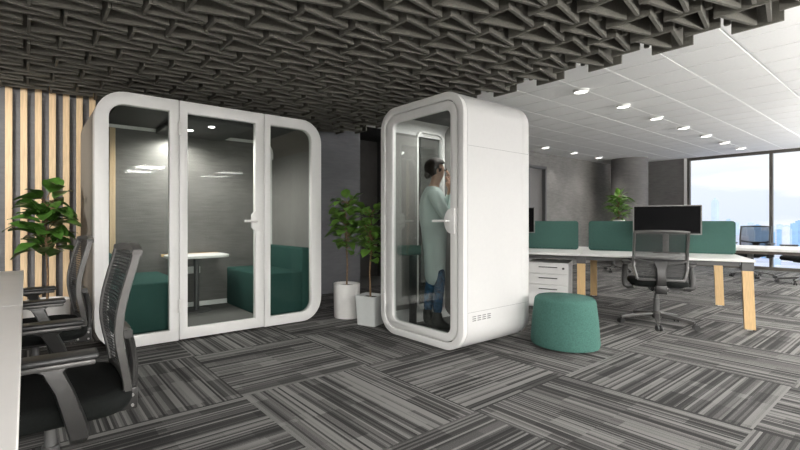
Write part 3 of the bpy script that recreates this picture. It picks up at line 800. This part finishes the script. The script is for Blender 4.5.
# hair: cap with a low bun
hm = bmesh.new(); bmesh.ops.create_uvsphere(hm, u_segments=24, v_segments=16, radius=1)
for v in list(hm.verts):
    x, y, z = v.co
    v.co = Vector((.002+x*.108, y*.094, 1.605+z*.098))
for v in list(hm.verts):
    if v.co.x > .055 and v.co.z < 1.64-(.1-abs(v.co.y))*.15: hm.verts.remove(v)
t = MB(); t.merge(hm); h2 = bmesh.new(); bmesh.ops.create_uvsphere(h2, u_segments=16, v_segments=10, radius=1)
for v in h2.verts: v.co = Vector((-.07+v.co.x*.035, v.co.y*.04, 1.53+v.co.z*.04))
t.merge(h2)
t.build('hair', hairm, pp, angle=180)
# sweater: long knit over torso and arms
sp2 = [('pel', (0, 0, .90), (.122, .14), None), ('hem', (.0, 0, .74), (.118, .124), 'pel'), ('hem1', (.0, 0, .58), (.112, .115), 'hem'), ('hem2', (.01, 0, .42), (.108, .11), 'hem1'), ('wa', (-.01, 0, 1.04), (.122, .148), 'pel'), ('ch', (-.015, 0, 1.22), (.132, .165), 'wa'),
       ('up', (-.025, 0, 1.35), (.098, .14), 'ch'), ('nk', (-.015, 0, 1.405), (.064, .07), 'up')]
for q, s in ((-1, 'r'), (1, 'l')):
    sp2 += [('sh'+s, (-.03, q*.158, 1.345), .073, 'up'), ('el0'+s, (.01, q*.208, 1.22), .066, 'sh'+s), ('el'+s, (.105, q*.197, 1.085), .06, 'el0'+s),
            ('fa'+s, (.158, q*.13, 1.24), .053, 'el'+s), ('wr'+s, (.167, q*.075, 1.355), .04, 'fa'+s)]
V, E = chain(sp2); skin_mesh(V, E, 'sweater', knit, pp)
for q in (-1, 1):
    lx = .03 if q < 0 else -.04
    V, E = chain([('th', (lx+.01, q*.06, .62), .052, None), ('kn', (lx+.01, q*.062, .47), .055, 'th'), ('ca', (lx-.01, q*.068, .30), .054, 'kn'), ('an', (lx-.018, q*.075, .16), .046, 'ca')])
    skin_mesh(V, E, 'trouser_leg', denim, pp)
for q in (-1, 1):
    lx = .03 if q < 0 else -.04
    V, E = chain([('a', (lx-.018, q*.076, .20), .052, None), ('b', (lx-.02, q*.078, .08), .046, 'a'), ('h', (lx-.05, q*.078, .04), .034, 'b'), ('c', (lx+.055, q*.082, .046), (.044, .04), 'b'), ('d', (lx+.15, q*.088, .034), (.042, .03), 'c')])
    skin_mesh(V, E, 'boot', bootm, pp)

pp.scale = (.955, .955, .955)

# ------------------------------------------------------------------ city beyond the window
hz = mat('city_ground', (.66, .66, .78), .95, var=.25, scale=.012)  # haze put into the ground colour
b = MB().box(60, 9000, -3500, 4500, -121, -120); tag(b.build('ground', hz, smooth=False), kind='structure')
bcol = [mat('pale_haze_facade', (.62, .76, .93), .5, var=.12, scale=.05), mat('blue_haze_facade', (.42, .64, .90), .5, var=.12, scale=.05),  # distance haze painted into the facade colours
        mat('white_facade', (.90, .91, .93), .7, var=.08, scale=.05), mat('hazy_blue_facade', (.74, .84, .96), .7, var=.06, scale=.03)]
rng = random.Random(21)
def building(px, dist, wpx, ytop, mi, lab, grp=None, spire=False):
    p = ray(px)*dist; w = wpx*dist/F_PX; top = H+(221-ytop)/F_PX*dist
    o = empty('tower_block', (p.x, p.y, -120), rng.uniform(-.3, .3), lab, 'tower', grp); h = top+120
    m_ = bcol[mi]
    if spire:
        MB().box(-w/2, w/2, -w/2, w/2, 0, h*.93).box(-w*.36, w*.36, -w*.36, w*.36, h*.93, h*.98).build('shaft', m_, o, smooth=False)
        MB().box(-w*.14, w*.14, -w*.14, w*.14, h*.98, h+.10*h*.3).build('mast', m_, o, smooth=False)
    else:
        MB().box(-w/2, w/2, -w/2, w/2, 0, h).build('shaft', m_, o, smooth=False)
        q = rng.uniform(.3, .6)
        MB().box(-w/2*q, w/2*q, -w/2*q, w/2*q, h, h+w*.12).build('roof_block', m_, o, smooth=False)
    return o
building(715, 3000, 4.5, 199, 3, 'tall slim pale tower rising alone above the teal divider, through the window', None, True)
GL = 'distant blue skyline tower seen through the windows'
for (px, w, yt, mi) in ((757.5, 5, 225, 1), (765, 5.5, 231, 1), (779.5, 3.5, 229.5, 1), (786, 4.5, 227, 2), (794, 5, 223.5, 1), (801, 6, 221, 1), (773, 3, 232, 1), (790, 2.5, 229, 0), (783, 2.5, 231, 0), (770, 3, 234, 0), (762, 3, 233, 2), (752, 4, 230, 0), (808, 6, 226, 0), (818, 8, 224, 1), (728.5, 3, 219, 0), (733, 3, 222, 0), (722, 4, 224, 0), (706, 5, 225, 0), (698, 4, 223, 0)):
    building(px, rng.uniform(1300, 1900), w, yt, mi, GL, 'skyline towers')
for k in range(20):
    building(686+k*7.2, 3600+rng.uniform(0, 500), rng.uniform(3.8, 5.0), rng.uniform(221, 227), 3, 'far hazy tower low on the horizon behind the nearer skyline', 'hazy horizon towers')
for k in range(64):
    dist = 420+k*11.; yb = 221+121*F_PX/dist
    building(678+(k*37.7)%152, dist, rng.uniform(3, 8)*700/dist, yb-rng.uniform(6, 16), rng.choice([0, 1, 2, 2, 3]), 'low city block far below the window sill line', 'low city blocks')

# ------------------------------------------------------------------ light
wd = bpy.data.worlds.new('world'); sc.world = wd; wd.use_nodes = True; t = wd.node_tree
bg = t.nodes['Background']; tc = node(t, 'ShaderNodeTexCoord'); sp = node(t, 'ShaderNodeSeparateXYZ'); t.links.new(tc.outputs['Generated'], sp.inputs[0])
r = node(t, 'ShaderNodeValToRGB'); e = r.color_ramp.elements
e[0].position = .0; e[0].color = (.80, .86, .98, 1); e[1].position = .5; e[1].color = (.75, .88, 1.0, 1)
q = e.new(.07); q.color = (.86, .91, 1.0, 1); q = e.new(.12); q.color = (1.02, 1.02, 1.02, 1)
t.links.new(sp.outputs[2], r.inputs['Fac'])
mp = node(t, 'ShaderNodeMapping'); mp.inputs['Scale'].default_value = (3, 3, 14)
nz = node(t, 'ShaderNodeTexNoise'); nz.inputs['Scale'].default_value = 1.6; nz.inputs['Detail'].default_value = 5
t.links.new(tc.outputs['Generated'], mp.inputs['Vector']); t.links.new(mp.outputs[0], nz.inputs['Vector'])
cr = node(t, 'ShaderNodeValToRGB'); cr.color_ramp.elements[0].position = .48; cr.color_ramp.elements[1].position = .62
t.links.new(nz.outputs['Fac'], cr.inputs['Fac'])
mx = node(t, 'ShaderNodeMix', data_type='RGBA'); mx.inputs[7].default_value = (1.04, 1.04, 1.05, 1)
t.links.new(cr.outputs['Color'], mx.inputs[0]); t.links.new(r.outputs['Color'], mx.inputs[6])
# the sky is much brighter towards the sun side (south)
mr = node(t, 'ShaderNodeMapRange'); mr.inputs['From Min'].default_value = .15; mr.inputs['From Max'].default_value = -.8
mr.inputs['To Min'].default_value = 1.08; mr.inputs['To Max'].default_value = 1.5
t.links.new(sp.outputs[1], mr.inputs['Value'])
t.links.new(mx.outputs[2], bg.inputs['Color']); t.links.new(mr.outputs[0], bg.inputs['Strength'])
PANEL, UP = 160, 330
def area(name, loc, rx, ry, rz, sx, sy, power, col=(1, .98, .95), portal=False):
    l = bpy.data.lights.new(name, 'AREA'); l.shape = 'RECTANGLE'; l.size = sx; l.size_y = sy; l.energy = power; l.color = col
    if portal: l.cycles.is_portal = True
    o = bpy.data.objects.new(name, l); C.objects.link(o); o.location = loc; o.rotation_euler = (rx, ry, rz); return o
area('window_portal', (XE-.1, -.3, 1.35), PI/2, 0, PI/2, 8.2, 2.5, 1, portal=True)
# lamps: ceiling panels over the open office behind the camera, added unseen fill uplights, pod and booth lamps
for y in (-2.9, -4.1):
    for k in range(8): area('panel_light', (-3.6+2*k, y, 2.38), 0, 0, 0, .6, .6, PANEL*(1. if k < 4 else .3))
for x, k in ((6.2, .68), (9.5, 1.35), (12.2, 2.4)): area('fill_uplight', (x, -1.2, 1.9), PI, 0, 0, 2.4, .12, UP*k)  # no pendants here: unseen fill added to brighten the white ceiling
for x, y in ((1.42, 4.75), (1.33, 5.0), (1.55, 4.45)):
    l = bpy.data.lights.new('pod_lamp_light', 'SPOT'); l.energy = 44; l.spot_size = 2.9; l.spot_blend = .6; l.shadow_soft_size = .03; l.color = (1, .97, .92)
    o = bpy.data.objects.new('pod_lamp_light', l); C.objects.link(o); o.location = (x, y, PZ-.145)
area('booth_lamp_light', (3.4, 2.8, BZ-.09), 0, 0, 0, .3, .3, 14)
for x in (-.2, 3.2): area('fill_uplight', (x, -1.0, 1.7), PI, 0, 0, 2.6, .12, 150)  # more unseen fill, added to light the baffle faces from below
area('panel_light', (-2.9, 1.2, 2.36), 0, 0, 0, .6, .6, 90)  # extra unseen panel added to brighten the booth front and left chairs
l = bpy.data.lights.new('wall_wash_light', 'SPOT'); l.energy = 330; l.spot_size = 1.25; l.spot_blend = .8; l.shadow_soft_size = .25; l.color = (1, .95, .88)
o = bpy.data.objects.new('wall_wash_light', l); C.objects.link(o); o.location = (-1.5, 3.6, 2.32)
o.rotation_euler = (Vector((.15, 5.5, 1.35))-o.location).to_track_quat('-Z', 'Y').to_euler()
for k, (x, y) in enumerate(row1+row2):
    l = bpy.data.lights.new('downlight_beam', 'SPOT'); l.energy = 26; l.spot_size = 2.2; l.spot_blend = .6; l.shadow_soft_size = .08; l.color = (1, .96, .9)
    o = bpy.data.objects.new('downlight_beam', l); C.objects.link(o); o.location = (x, y, ZC-.06)
sun = bpy.data.lights.new('sun', 'SUN'); sun.energy = .5; sun.angle = .02; sun.color = (1, .97, .93)
o = bpy.data.objects.new('sun', sun); C.objects.link(o); o.rotation_euler = Vector((.75, .2, -.62)).to_track_quat('-Z', 'Y').to_euler()
sc.view_settings.view_transform = 'Standard'; sc.view_settings.look = 'None'; sc.view_settings.exposure = 0.0; sc.view_settings.gamma = 1.0
sc.view_settings.use_curve_mapping = False
sc.cycles.max_bounces = 10; sc.cycles.transparent_max_bounces = 16; sc.cycles.use_denoising = True
